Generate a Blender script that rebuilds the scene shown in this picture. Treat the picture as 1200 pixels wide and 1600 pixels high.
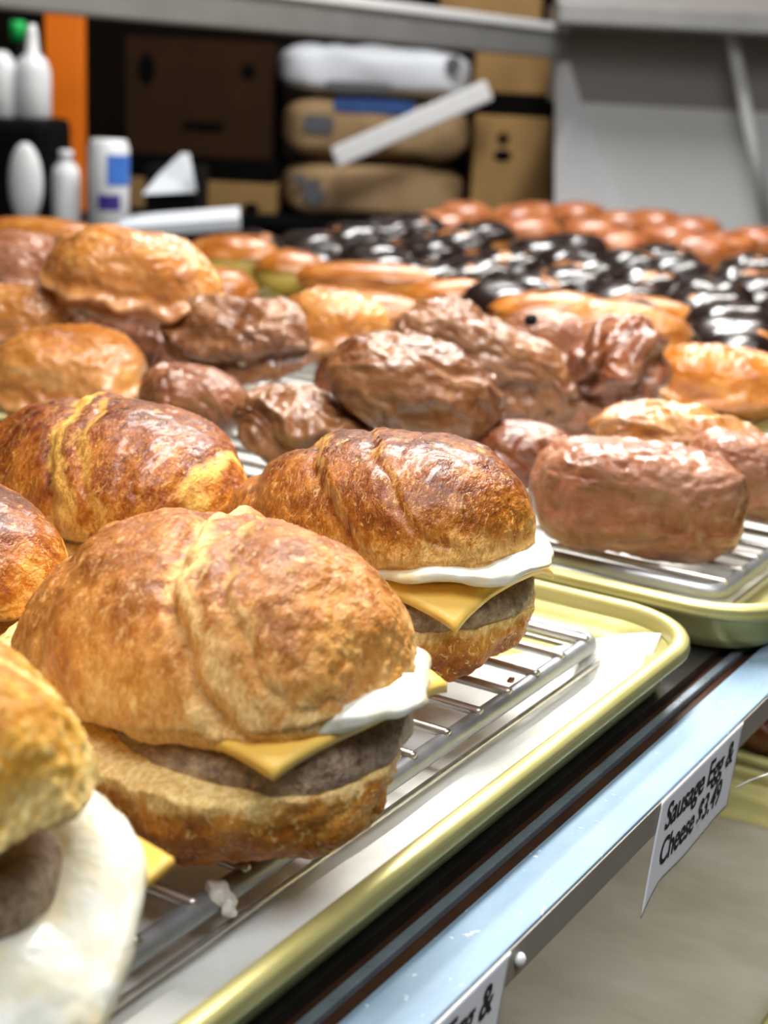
import bpy, bmesh, math, random
import numpy as np
from mathutils import Matrix, Vector

for _o in list(bpy.data.objects):
    bpy.data.objects.remove(_o, do_unlink=True)
SC = bpy.context.scene
COL = SC.collection
random.seed(7)

# ------------------------------------------------------------------ camera
FPX = 2300.0                       # focal length in pixels of the 1200x1600 frame
YAW, PITCH, ROLL = math.radians(31.284), math.radians(16.064), math.radians(-3.035)
CAM_H = 0.235                      # height of the lens above the top of the wire racks (z = 0)
_ca, _sa = math.cos(YAW), math.sin(YAW)
_fw = np.array([_ca, _sa, 0.0]); _rt = np.array([_sa, -_ca, 0.0]); _dn = np.array([0, 0, -1.0])
_f2 = _fw * math.cos(PITCH) + _dn * math.sin(PITCH)
_d2 = _dn * math.cos(PITCH) - _fw * math.sin(PITCH)
_r3 = _rt * math.cos(ROLL) + _d2 * math.sin(ROLL)
_d3 = _d2 * math.cos(ROLL) - _rt * math.sin(ROLL)
cam_data = bpy.data.cameras.new('camera')
cam = bpy.data.objects.new('camera', cam_data)
COL.objects.link(cam)
cam.matrix_world = Matrix(((_r3[0], -_d3[0], -_f2[0], 0.0),
                           (_r3[1], -_d3[1], -_f2[1], 0.0),
                           (_r3[2], -_d3[2], -_f2[2], CAM_H),
                           (0, 0, 0, 1)))
cam_data.sensor_width = 36.0
cam_data.lens = FPX / 1600.0 * 36.0
cam_data.clip_start = 0.01
cam_data.clip_end = 50
cam_data.dof.use_dof = True
cam_data.dof.focus_distance = 0.555
cam_data.dof.aperture_fstop = 10.5
SC.camera = cam

# ------------------------------------------------------------------ world, lights, exposure
SC.view_settings.view_transform = 'Standard'
SC.view_settings.look = 'None'
SC.view_settings.gamma = 1.0
SC.view_settings.use_curve_mapping = False
SC.view_settings.exposure = 0.30
world = bpy.data.worlds.new('world'); SC.world = world
world.use_nodes = True
world.node_tree.nodes['Background'].inputs['Color'].default_value = (1.0, 0.97, 0.93, 1)
world.node_tree.nodes['Background'].inputs['Strength'].default_value = 0.06


def area(name, loc, target, sx, sy, power, color=(1, 1, 1)):
    d = bpy.data.lights.new(name, 'AREA'); d.shape = 'RECTANGLE'
    d.size = sx; d.size_y = sy; d.energy = power; d.color = color
    o = bpy.data.objects.new(name, d); COL.objects.link(o)
    o.location = loc
    v = Vector(target) - Vector(loc)
    o.rotation_euler = v.to_track_quat('-Z', 'Y').to_euler()
    return o


# fluorescent tubes under the top of the case, running along the front, and the ceiling lamps of the shop
area('case_tube_light', (0.80, 0.36, 0.60), (0.8, 0.36, 0), 0.9, 0.045, 9.5, (1.0, 0.97, 0.92)).rotation_euler = (0, 0, 0)
area('case_tube_light', (1.85, 0.60, 0.70), (1.85, 0.6, 0), 0.9, 0.045, 5.5, (1.0, 0.97, 0.93)).rotation_euler = (0, 0, 0)
area('ceiling_panel_light', (-0.1, -0.5, 1.6), (0.5, 0.3, 0), 1.6, 0.7, 21.0, (0.93, 0.97, 1.0))
area('ceiling_panel_light', (2.3, 1.2, 1.7), (2.3, 1.2, 0), 1.4, 0.16, 42.0, (1.0, 0.99, 0.97))
area('lower_fill_light', (0.72, 0.24, -0.05), (0.72, 0.26, -0.2), 0.8, 0.02, 0.28, (1.0, 0.97, 0.93)).rotation_euler = (0, 0, 0)  # unseen fill lamp, added under the shelf to brighten the lower parchment


# ------------------------------------------------------------------ picture-to-place helpers
def ray(px, py):
    return _r3 * ((px - 600) / FPX) + _d3 * ((py - 800) / FPX) + _f2


def onz(px, py, z):
    d = ray(px, py); k = (z - CAM_H) / d[2]
    return np.array([d[0] * k, d[1] * k, z])


def dist_of(P):
    return float(np.dot(np.asarray(P) - np.array([0, 0, CAM_H]), _f2))


# ------------------------------------------------------------------ noise (numpy)
def _hash(ix, iy, iz, seed):
    h = (ix * 374761393 + iy * 668265263 + iz * 2147483647 + seed * 974711) & 0xFFFFFFFF
    h = ((h ^ (h >> 13)) * 1274126177) & 0xFFFFFFFF
    h = (h ^ (h >> 16)) & 0xFFFFFFFF
    return h.astype(np.float64) / 4294967295.0 * 2 - 1


def noise(p, seed=0):
    p = np.asarray(p, dtype=np.float64)
    i = np.floor(p).astype(np.int64); f = p - i
    u = f * f * f * (f * (f * 6 - 15) + 10)
    out = 0
    for dx in (0, 1):
        for dy in (0, 1):
            for dz in (0, 1):
                w = (u[:, 0] if dx else 1 - u[:, 0]) * (u[:, 1] if dy else 1 - u[:, 1]) * (u[:, 2] if dz else 1 - u[:, 2])
                out = out + w * _hash(i[:, 0] + dx, i[:, 1] + dy, i[:, 2] + dz, seed)
    return out


def fbm(p, scale, octaves=3, seed=0, gain=0.5):
    out = 0; a = 1.0; s = scale
    for k in range(octaves):
        out = out + a * noise(p * s + 17.3 * k, seed + k * 31)
        a *= gain; s *= 2.03
    return out


# ------------------------------------------------------------------ materials
MATS = {}


class NT:
    def __init__(self, name):
        m = bpy.data.materials.new(name); m.use_nodes = True
        self.m = m; self.n = m.node_tree.nodes; self.l = m.node_tree.links
        self.b = self.n['Principled BSDF']
        MATS[name] = m

    def node(self, t, **kw):
        x = self.n.new(t)
        for k, v in kw.items():
            if k in x.inputs: x.inputs[k].default_value = v
            else: setattr(x, k, v)
        return x

    def link(self, a, b): self.l.new(a, b)

    def coord(self, scale=(1, 1, 1), kind='Object', rand=True):
        tc = self.node('ShaderNodeTexCoord')
        mp = self.node('ShaderNodeMapping'); mp.inputs['Scale'].default_value = scale
        self.link(tc.outputs[kind], mp.inputs['Vector'])
        if rand:
            oi = self.node('ShaderNodeObjectInfo')
            mul = self.node('ShaderNodeVectorMath', operation='SCALE'); mul.inputs[0].default_value = (7.1, 3.7, 5.3)
            self.link(oi.outputs['Random'], mul.inputs['Scale'])
            self.link(mul.outputs[0], mp.inputs['Location'])
        return mp.outputs[0]

    def noise(self, vec, scale, detail=3, rough=0.55, dist=0.0):
        x = self.node('ShaderNodeTexNoise'); x.inputs['Scale'].default_value = scale
        x.inputs['Detail'].default_value = detail; x.inputs['Roughness'].default_value = rough
        x.inputs['Distortion'].default_value = dist
        self.link(vec, x.inputs['Vector'])
        return x.outputs['Fac']

    def ramp(self, fac, stops):
        x = self.node('ShaderNodeValToRGB')
        el = x.color_ramp.elements
        while len(el) > 1: el.remove(el[-1])
        el[0].position = stops[0][0]; el[0].color = tuple(stops[0][1]) + (1,)
        for p, c in stops[1:]:
            e = el.new(p); e.color = tuple(c) + (1,)
        self.link(fac, x.inputs['Fac'])
        return x.outputs['Color']

    def remap(self, fac, a, b, c=0.0, d=1.0):
        x = self.node('ShaderNodeMapRange'); x.clamp = True
        for k, v in zip(('From Min', 'From Max', 'To Min', 'To Max'), (a, b, c, d)): x.inputs[k].default_value = v
        self.link(fac, x.inputs['Value'])
        return x.outputs['Result']

    def mix(self, fac, a, b, blend='MIX'):
        x = self.node('ShaderNodeMix', data_type='RGBA', blend_type=blend)
        for s, v in ((x.inputs[0], fac), (x.inputs[6], a), (x.inputs[7], b)):
            if hasattr(v, 'is_linked') or isinstance(v, bpy.types.NodeSocket): self.link(v, s)
            elif isinstance(v, (tuple, list)): s.default_value = tuple(v) + (1,) if len(v) == 3 else v
            else: s.default_value = v
        return x.outputs[2]

    def math(self, op, a, b=0.0, clamp=False):
        x = self.node('ShaderNodeMath', operation=op); x.use_clamp = clamp
        for s, v in ((x.inputs[0], a), (x.inputs[1], b)):
            if isinstance(v, bpy.types.NodeSocket): self.link(v, s)
            else: s.default_value = v
        return x.outputs[0]

    def attr(self, name):
        x = self.node('ShaderNodeAttribute'); x.attribute_name = name
        return x.outputs['Fac']

    def bump(self, h, strength, dist, normal=None):
        x = self.node('ShaderNodeBump'); x.inputs['Strength'].default_value = strength
        x.inputs['Distance'].default_value = dist
        self.link(h, x.inputs['Height'])
        if normal is not None: self.link(normal, x.inputs['Normal'])
        return x.outputs[0]

    def set(self, **kw):
        for k, v in kw.items():
            k = k.replace('_', ' ')
            s = self.b.inputs[k]
            if isinstance(v, bpy.types.NodeSocket): self.link(v, s)
            else: s.default_value = tuple(v) + (1,) if isinstance(v, (tuple, list)) and len(v) == 3 and s.type == 'RGBA' else v
        return self.m


def mat_crust(name, dark, mid, light, pale, rough=0.38, coat=0.25, flake=1.0):
    t = NT(name)
    v = t.coord()
    vs = t.coord(scale=(1.0, 0.45, 0.45))
    big = t.noise(v, 55, 3)
    med = t.noise(vs, 190, 4, 0.6, 0.6)
    fine = t.noise(vs, 820, 3, 0.65, 0.4)
    f = t.math('ADD', t.math('MULTIPLY', big, 0.55), t.math('MULTIPLY', med, 0.45))
    f = t.math('ADD', t.math('MULTIPLY', f, 0.74), t.math('MULTIPLY', fine, 0.26))
    brown = t.attr('brown')
    f = t.math('SUBTRACT', f, t.math('MULTIPLY', brown, 0.22))
    c = t.ramp(f, [(0.27, dark), (0.40, mid), (0.52, light), (0.63, pale)])
    # small light flakes
    fl = t.remap(t.noise(vs, 460, 3, 0.6, 1.4), 0.57, 0.66)
    c = t.mix(t.math('MULTIPLY', fl, 0.55 * flake), c, pale)
    pa = t.attr('pale')
    pn = t.math('ADD', pa, t.math('MULTIPLY', t.math('SUBTRACT', med, 0.5), 1.1))
    pm = t.remap(pn, 0.30, 0.75)
    pc = t.mix(t.remap(fine, 0.4, 0.62), (pale[0] * .80, pale[1] * .70, pale[2] * .55), (min(1, pale[0] * 1.12), pale[1] * 1.15, pale[2] * 1.3))
    c = t.mix(pm, c, pc)
    hgt = t.math('ADD', t.math('MULTIPLY', med, 0.7), t.math('MULTIPLY', fine, 0.6))
    nrm = t.bump(hgt, 0.9, 0.0018)
    ro = t.math('ADD', t.remap(med, 0.35, 0.65, rough - 0.08, rough + 0.14), t.math('MULTIPLY', pm, 0.3))
    t.set(Base_Color=c, Roughness=ro, Normal=nrm, Coat_Weight=t.math('MULTIPLY', t.math('SUBTRACT', 1.0, pm), coat), Coat_Roughness=0.22,
          Subsurface_Weight=0.06, Subsurface_Radius=(0.004, 0.002, 0.001))
    t.b.inputs['Specular IOR Level'].default_value = 0.3
    return t.m


def mat_glazed(name, dark, mid, light, white=0.5, rough=0.22, frost=(0.75, 0.62, 0.55), scale=1.0):
    t = NT(name)
    v = t.coord(); vs = t.coord(scale=(0.35, 1, 1))
    big = t.noise(v, 34 * scale, 3)
    med = t.noise(vs, 95 * scale, 4, 0.6, 0.8)
    f = t.math('ADD', t.math('MULTIPLY', big, 0.6), t.math('MULTIPLY', med, 0.4))
    c = t.ramp(f, [(0.30, dark), (0.48, mid), (0.66, light)])
    g = t.math('MULTIPLY', t.remap(med, 0.50, 0.70), t.remap(big, 0.38, 0.58))
    pa = t.attr('pale')
    g = t.math('MAXIMUM', t.math('MULTIPLY', g, white), t.math('MULTIPLY', pa, white * 1.1))
    st = t.remap(t.noise(vs, 190 * scale, 3, 0.6, 1.6), 0.58, 0.67)
    g = t.math('MAXIMUM', g, t.math('MULTIPLY', st, white * 0.9))
    c = t.mix(g, c, frost)
    nrm = t.bump(t.math('ADD', t.math('MULTIPLY', t.noise(vs, 240, 3, 0.6, 0.8), 0.6), t.math('MULTIPLY', t.noise(v, 560, 2), 0.4)), 0.55, 0.0016)
    t.set(Base_Color=c, Roughness=t.remap(med, 0.3, 0.7, rough, rough + 0.22), Normal=nrm, Coat_Weight=0.25, Coat_Roughness=0.16,
          Subsurface_Weight=0.05, Subsurface_Radius=(0.006, 0.003, 0.0015))
    return t.m


def mat_plain(name, col, rough=0.5, metal=0.0, var=0.08, scale=40, bump=0.0, coat=0.0, kind='Object'):
    t = NT(name)
    v = t.coord(kind=kind)
    n = t.noise(v, scale, 4)
    c = t.mix(t.remap(n, 0.3, 0.7), tuple(max(0, x * (1 - var)) for x in col), tuple(min(1, x * (1 + var)) for x in col))
    kw = dict(Base_Color=c, Roughness=t.remap(n, 0.3, 0.7, max(0.02, rough - 0.05), min(1, rough + 0.05)), Metallic=metal, Coat_Weight=coat)
    if bump: kw['Normal'] = t.bump(n, bump, 0.002)
    t.set(**kw)
    return t.m


CRUST_A = mat_crust('crust_matte_golden', (0.25, 0.068, 0.009), (0.48, 0.172, 0.028), (0.68, 0.32, 0.075), (0.88, 0.58, 0.23), 0.42, 0.08)
CRUST_B = mat_crust('crust_glossy_brown', (0.095, 0.018, 0.003), (0.29, 0.078, 0.008), (0.52, 0.19, 0.022), (0.82, 0.50, 0.15), 0.28, 0.32)
CRUST_C = mat_crust('crust_glossy_deep', (0.080, 0.014, 0.003), (0.24, 0.056, 0.006), (0.46, 0.150, 0.014), (0.76, 0.43, 0.09), 0.30, 0.28)
CRUST_D = mat_crust('crust_flaky_yellow', (0.42, 0.13, 0.008), (0.62, 0.26, 0.02), (0.78, 0.42, 0.06), (0.92, 0.68, 0.26), 0.5, 0.05)
CRUST_BASE = mat_crust('crust_bottom', (0.18, 0.042, 0.005), (0.42, 0.130, 0.013), (0.64, 0.27, 0.038), (0.92, 0.66, 0.27), 0.48, 0.06, 1.5)

t = NT('egg_white'); v = t.coord()
n1 = t.noise(v, 60, 3); n2 = t.noise(v, 260, 3)
c = t.ramp(n1, [(0.30, (0.78, 0.62, 0.32)), (0.45, (0.80, 0.75, 0.58)), (0.6, (0.82, 0.81, 0.72))])
t.set(Base_Color=c, Roughness=0.32, Normal=t.bump(t.math('ADD', n1, t.math('MULTIPLY', n2, 0.35)), 0.5, 0.002), Subsurface_Weight=0.25,
      Subsurface_Radius=(0.006, 0.005, 0.003), Coat_Weight=0.2)
EGG = t.m
CHEESE = mat_plain('cheese_orange', (1.0, 0.61, 0.12), 0.34, 0, 0.05, 60, 0.05)
t = NT('sausage'); v = t.coord(); n1 = t.noise(v, 150, 4, 0.65); n2 = t.noise(v, 420, 3)
c = t.ramp(t.math('ADD', t.math('MULTIPLY', n1, 0.6), t.math('MULTIPLY', n2, 0.4)), [(0.34, (0.13, 0.070, 0.038)), (0.5, (0.32, 0.215, 0.135)), (0.64, (0.50, 0.37, 0.25))])
t.set(Base_Color=c, Roughness=0.45, Normal=t.bump(t.math('ADD', n1, n2), 0.8, 0.003))
SAUSAGE = t.m

t = NT('tray_gold'); v = t.coord(rand=False); n1 = t.noise(v, 30, 4); n2 = t.noise(t.coord(scale=(.05, 1, 1), rand=False), 500, 2)
t.set(Base_Color=t.mix(t.remap(n1, .35, .65), (0.52, 0.47, 0.17), (0.60, 0.55, 0.23)), Metallic=0.45, Roughness=t.remap(n2, .3, .7, .36, .48), Coat_Weight=0.1)
TRAYM = t.m
STEEL = mat_plain('rack_steel', (0.48, 0.46, 0.44), 0.34, 0.9, 0.15, 120)
STEEL2 = mat_plain('rack_frame_steel', (0.30, 0.31, 0.33), 0.42, 0.6, 0.12, 80)
t = NT('parchment'); v = t.coord(rand=False); n1 = t.noise(v, 22, 4, 0.6); n2 = t.noise(v, 700, 2)
t.set(Base_Color=t.mix(t.remap(n1, .35, .65), (0.70, 0.71, 0.67), (0.84, 0.85, 0.82)), Roughness=0.6, Normal=t.bump(t.math('ADD', n1, t.math('MULTIPLY', n2, .15)), 0.35, 0.004))
PAPER = t.m
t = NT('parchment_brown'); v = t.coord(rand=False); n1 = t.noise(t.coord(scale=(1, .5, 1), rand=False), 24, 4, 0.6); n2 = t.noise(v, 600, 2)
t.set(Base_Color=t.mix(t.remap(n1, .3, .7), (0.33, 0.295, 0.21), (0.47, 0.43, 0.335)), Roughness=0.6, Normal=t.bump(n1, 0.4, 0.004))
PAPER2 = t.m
t = NT('rail_paint'); v = t.coord(rand=False); n1 = t.noise(t.coord(scale=(.25, 1, 1), rand=False), 60, 5, .65); n2 = t.remap(t.noise(v, 260, 2, .5), .70, .74)
c = t.mix(t.remap(n1, .3, .7), (0.20, 0.30, 0.41), (0.30, 0.41, 0.51))
t.set(Base_Color=t.mix(t.math('MULTIPLY', n2, .6), c, (0.85, 0.9, 0.93)), Metallic=0.0, Roughness=t.remap(n1, .3, .7, .5, .65), Specular_IOR_Level=0.3)
RAIL = t.m
DARKMETAL = mat_plain('dark_shelf_metal', (0.035, 0.032, 0.03), 0.25, 0.4, 0.3, 40)
STRIP = mat_plain('grey_strip', (0.30, 0.36, 0.42), 0.3, 0.6, 0.15, 60)
BROWNGAP = mat_plain('brown_channel', (0.055, 0.024, 0.012), 0.5, 0, 0.2, 60)
CARD = mat_plain('label_card', (0.93, 0.93, 0.97), 0.55, 0, 0.02, 60)
INK = mat_plain('label_ink', (0.012, 0.010, 0.016), 0.5, 0, 0.05, 60)
WHITEP = mat_plain('white_plastic', (0.86, 0.86, 0.87), 0.35, 0, 0.03, 60)
CHOC = mat_plain('chocolate_icing', (0.014, 0.006, 0.0045), 0.24, 0, 0.3, 90, 0.05, 0.25)
DOUGH = mat_glazed('dough_fried', (0.22, 0.055, 0.008), (0.40, 0.130, 0.020), (0.55, 0.23, 0.045), 0.12, 0.3)
GLAZE_RED = mat_glazed('glazed_red_brown', (0.16, 0.030, 0.006), (0.32, 0.085, 0.018), (0.46, 0.16, 0.045), 0.30, 0.18, (0.7, 0.42, 0.30))
GLAZE_ORANGE = mat_glazed('glazed_orange', (0.24, 0.050, 0.004), (0.42, 0.125, 0.010), (0.56, 0.22, 0.028), 0.26, 0.16, (0.72, 0.44, 0.26))
CREAM = mat_glazed('yellow_side', (0.315, 0.216, 0.032), (0.435, 0.310, 0.056), (0.525, 0.396, 0.098), 0.1, 0.45)
FRIT_TAN = mat_glazed('pastry_tan', (0.22, 0.053, 0.007), (0.40, 0.140, 0.022), (0.56, 0.25, 0.055), 0.34, 0.24, (0.66, 0.45, 0.30))
FRIT_BROWN = mat_glazed('pastry_brown', (0.060, 0.014, 0.003), (0.150, 0.049, 0.012), (0.25, 0.100, 0.031), 0.34, 0.26, (0.40, 0.235, 0.14))
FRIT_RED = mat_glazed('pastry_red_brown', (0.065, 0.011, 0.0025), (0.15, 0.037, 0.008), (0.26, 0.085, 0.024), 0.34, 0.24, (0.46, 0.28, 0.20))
FRIT_PINK = mat_glazed('pastry_pink_glaze', (0.14, 0.034, 0.010), (0.26, 0.092, 0.038), (0.36, 0.16, 0.085), 0.40, 0.22, (0.50, 0.32, 0.25))
WHITEGLAZE = mat_plain('dried_glaze', (0.72, 0.68, 0.64), 0.35, 0, 0.1, 120, 0.1)
CARDBOARD = mat_plain('cardboard', (0.30, 0.18, 0.070), 0.8, 0, 0.12, 14)
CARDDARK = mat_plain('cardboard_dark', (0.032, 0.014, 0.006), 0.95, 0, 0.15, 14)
KRAFT = mat_plain('kraft_bag', (0.38, 0.25, 0.13), 0.7, 0, 0.12, 18, 0.3)
BAGWHITE = mat_plain('white_bag', (0.72, 0.75, 0.80), 0.5, 0, 0.04, 14, 0.2)
BLUE = mat_plain('blue_print', (0.02, 0.07, 0.24), 0.5, 0, 0.1, 20)
GREYPRINT = mat_plain('grey_print', (0.09, 0.09, 0.10), 0.6, 0, 0.1, 20)
ORANGE = mat_plain('orange_panel', (0.95, 0.20, 0.003), 0.45, 0, 0.05, 8)
BLACK = mat_plain('black_plastic', (0.002, 0.002, 0.0025), 0.6, 0, 0.2, 20)
BLACKHOLE = mat_plain('dark_interior', (0.0015, 0.0012, 0.001), 1.0, 0, 0.2, 20)
GREEN = mat_plain('green_cap', (0.01, 0.50, 0.10), 0.4, 0, 0.1, 20)
LABELBLUE = mat_plain('label_blue', (0.06, 0.20, 0.66), 0.4, 0, 0.1, 30)
LABELNAVY = mat_plain('label_navy', (0.05, 0.03, 0.25), 0.4, 0, 0.1, 30)
BARGREY = mat_plain('bar_aluminium', (0.30, 0.295, 0.29), 0.45, 0.3, 0.06, 12)
WALLM = mat_plain('wall_paint', (0.34, 0.33, 0.32), 0.7, 0, 0.04, 3)
WALLDARK = mat_plain('back_wall_dark', (0.010, 0.006, 0.004), 1.0, 0, 0.2, 3)
FLOORM = mat_plain('floor_tile', (0.20, 0.18, 0.16), 0.5, 0, 0.1, 3)
PANELW = mat_plain('white_panel', (0.85, 0.86, 0.86), 0.5, 0, 0.03, 4)
PANELSHADE = mat_plain('shaded_panel', (0.34, 0.31, 0.29), 0.55, 0, 0.04, 4)  # shelf shadow on the white wall, put into the colour


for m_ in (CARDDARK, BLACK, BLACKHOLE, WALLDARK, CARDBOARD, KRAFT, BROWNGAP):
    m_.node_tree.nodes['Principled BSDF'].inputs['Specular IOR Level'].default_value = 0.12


# ------------------------------------------------------------------ object helpers
def link(name, me, mat=None, parent=None, loc=None, rot=None):
    o = bpy.data.objects.new(name, me); COL.objects.link(o)
    if mat is not None and me is not None and not me.materials: me.materials.append(mat)
    if parent is not None: o.parent = parent
    if loc is not None: o.location = tuple(float(x) for x in loc)
    if rot is not None: o.rotation_euler = rot
    return o


def tag(o, label, cat, group=None, kind=None):
    o['label'] = label; o['category'] = cat
    if group: o['group'] = group
    if kind: o['kind'] = kind
    return o


def structure(o):
    o['kind'] = 'structure'
    return o


def empty(name, loc, rz=0.0):
    o = bpy.data.objects.new(name, None); COL.objects.link(o)
    o.empty_display_size = 0.03
    o.location = tuple(float(x) for x in loc); o.rotation_euler = (0, 0, rz)
    return o


def mesh_from(V, F, smooth=True, attrs=None):
    me = bpy.data.meshes.new('mesh')
    me.from_pydata([tuple(map(float, p)) for p in V], [], F)
    if smooth: me.polygons.foreach_set('use_smooth', [True] * len(me.polygons))
    if attrs:
        for k, a in attrs.items():
            at_ = me.attributes.new(k, 'FLOAT', 'POINT')
            at_.data.foreach_set('value', np.asarray(a, dtype=np.float32))
    me.update()
    return me


def box_mesh(x0, x1, y0, y1, z0, z1, bevel=0.0, seg=2):
    bm = bmesh.new()
    bmesh.ops.create_cube(bm, size=1)
    for v in bm.verts:
        v.co = Vector((x0 if v.co.x < 0 else x1, y0 if v.co.y < 0 else y1, z0 if v.co.z < 0 else z1))
    if bevel: bmesh.ops.bevel(bm, geom=list(bm.edges), offset=bevel, segments=seg, affect='EDGES', profile=0.6)
    me = bpy.data.meshes.new('mesh'); bm.to_mesh(me); bm.free()
    return me


def tube_mesh(pts, r, n=10, cap=True):
    pts = [np.asarray(p, float) for p in pts]
    V = []; F = []
    prev = None
    for i, p in enumerate(pts):
        d = pts[min(i + 1, len(pts) - 1)] - pts[max(i - 1, 0)]; d = d / np.linalg.norm(d)
        a = np.array([0, 0, 1.0]) if abs(d[2]) < 0.9 else np.array([1.0, 0, 0])
        u = np.cross(d, a); u /= np.linalg.norm(u); w = np.cross(d, u)
        rr = r[i] if isinstance(r, (list, tuple)) else r
        for k in range(n):
            th = 2 * math.pi * k / n
            V.append(p + rr * (u * math.cos(th) + w * math.sin(th)))
    for i in range(len(pts) - 1):
        for k in range(n):
            F.append((i * n + k, i * n + (k + 1) % n, (i + 1) * n + (k + 1) % n, (i + 1) * n + k))
    if cap:
        F.append(tuple(range(n))[::-1]); F.append(tuple((len(pts) - 1) * n + k for k in range(n)))
    return mesh_from(V, F)


def lathe_mesh(prof, n=28):
    V = []; F = []
    for r, z in prof:
        for k in range(n):
            th = 2 * math.pi * k / n
            V.append((r * math.cos(th), r * math.sin(th), z))
    for i in range(len(prof) - 1):
        for k in range(n):
            F.append((i * n + k, i * n + (k + 1) % n, (i + 1) * n + (k + 1) % n, (i + 1) * n + k))
    F.append(tuple(range(n))[::-1]); F.append(tuple((len(prof) - 1) * n + k for k in range(n)))
    return mesh_from(V, F)


def grid_loaf(nu, nv):
    """unit loaf: t along the axis (-1..1), angle round it; faces with a pole at each end"""
    u = np.linspace(0, math.pi, nu)
    t = -np.cos(u)[1:-1]
    th = np.linspace(0, 2 * math.pi, nv, endpoint=False)
    T, TH = np.meshgrid(t, th, indexing='ij')
    F = []
    m = len(t)
    for i in range(m - 1):
        for k in range(nv):
            a = i * nv + k; b = i * nv + (k + 1) % nv
            F.append((a, a + nv, b + nv, b))
    p0 = m * nv; p1 = p0 + 1
    for k in range(nv):
        F.append((p0, k, (k + 1) % nv))
        F.append((p1, (m - 1) * nv + (k + 1) % nv, (m - 1) * nv + k))
    return np.append(T.ravel(), [-1.0, 1.0]), np.append(TH.ravel(), [0.0, 0.0]), F


def spow(x, e):
    return np.sign(x) * np.abs(x) ** e


# ------------------------------------------------------------------ the setting: shop behind the case
def bgp(px, py, D):
    """point of the upright plane that faces the camera's heading at distance D: (right, height)"""
    d = ray(px, py); k = D / float(np.dot(d, _fw))
    P = d * k + np.array([0, 0, CAM_H])
    return float(np.dot(P, _rt)), float(P[2])


BG = empty('background_frame', (0, 0, 0))   # only a ruler for the room's heading, removed below
bpy.data.objects.remove(BG, do_unlink=True)
RZ_BG = YAW - math.pi / 2       # local x = right, local y = away from the camera


def bgloc(r, D, z):
    p = _fw * D + _rt * r
    return (p[0], p[1], z)


structure(link('floor', box_mesh(-5, 5, -3, 6.5, -1.05, -1.0), FLOORM, None, (0, 0, 0), (0, 0, RZ_BG)))
structure(link('ceiling', box_mesh(-5, 5, -3, 6.5, 1.95, 2.0), PANELW, None, (0, 0, 0), (0, 0, RZ_BG)))
structure(link('wall_back', box_mesh(-5, 5, 4.6, 4.7, -1.0, 1.95), WALLDARK, None, (0, 0, 0), (0, 0, RZ_BG)))

# ------------------------------------------------------------------ display shelf with its front rail
SHELF_Z = -0.0235
shelf = tag(empty('display_shelf', (0.5, 0.2, SHELF_Z)), 'dark metal display shelf carrying the trays, with a pale blue front rail', 'shelf')
SX0, SX1 = -0.6, 3.0


def shelf_part(name, y0, y1, z0, z1, m, bev=0.0):
    return link(name, box_mesh(SX0 - 0.5, SX1 - 0.5, y0 - 0.2, y1 - 0.2, z0 - SHELF_Z, z1 - SHELF_Z, bev), m, shelf)


shelf_part('shelf_board', 0.2105, 1.40, -0.034, SHELF_Z, DARKMETAL)
shelf_part('channel', 0.1955, 0.2105, -0.040, -0.0285, BROWNGAP)
shelf_part('edge_strip', 0.2018, 0.2058, -0.0285, -0.0252, STRIP, 0.0006)
shelf_part('front_rail', 0.1737, 0.1957, -0.0385, -0.025, RAIL, 0.0008)
shelf_part('rail_lip', 0.1730, 0.1740, -0.0387, -0.0262, mat_plain('lip_taupe', (0.34, 0.30, 0.25), 0.45, 0.2, 0.06, 30), 0.0003)

# ------------------------------------------------------------------ trays
def rrect(a, b, r, z, seg=10):
    r = max(0.002, min(r, a - 0.001, b - 0.001))
    pts = []
    for cx, cy, a0 in ((a - r, b - r, 0), (-a + r, b - r, 90), (-a + r, -b + r, 180), (a - r, -b + r, 270)):
        for k in range(seg + 1):
            th = math.radians(a0 + 90 * k / seg)
            pts.append((cx + r * math.cos(th), cy + r * math.sin(th), z))
    return pts


def sweep(prof, a, b, r, close0=True, close1=True, seg=10):
    V = []; F = []
    for d, z in prof: V += rrect(a - d, b - d, r - d, z, seg)
    n = 4 * (seg + 1)
    for i in range(len(prof) - 1):
        for k in range(n):
            F.append((i * n + k, i * n + (k + 1) % n, (i + 1) * n + (k + 1) % n, (i + 1) * n + k))
    if close0: F.append(tuple(range(n))[::-1])
    if close1: F.append(tuple((len(prof) - 1) * n + k for k in range(n)))
    return mesh_from(V, F)


PAN = [(0.034, -0.0232), (0.020, -0.0230), (0.0135, -0.0215), (0.0105, -0.016), (0.0075, -0.006), (0.0066, -0.0035),
       (0.0085, -0.0035), (0.0100, -0.0045), (0.0125, -0.0065), (0.0138, -0.0085), (0.0150, -0.0095), (0.0175, -0.0100), (0.0190, -0.0120),
       (0.0215, -0.0185), (0.0245, -0.0208), (0.030, -0.0214)]
RIM = [(0.0088, -0.0036), (0.0086, 0.0015), (0.0078, 0.0036), (0.0062, 0.0043), (0.0030, 0.0041), (0.0012, 0.0033), (0.0003, 0.0018), (0.0008, 0.0006),
       (0.0000, -0.0004), (0.0002, -0.0022), (0.0016, -0.0036), (0.0040, -0.0040), (0.0064, -0.0036)]


def make_tray(x0, x1, y0, y1, label):
    a, b = (x1 - x0) / 2, (y1 - y0) / 2
    o = link('baking_tray', sweep(PAN, a, b, 0.048), TRAYM, None, ((x0 + x1) / 2, (y0 + y1) / 2, 0))
    link('rolled_rim', sweep(RIM, a, b, 0.048, False, False), TRAYM, o)
    return tag(o, label, 'tray', 'gold baking trays on the display shelf')


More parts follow.
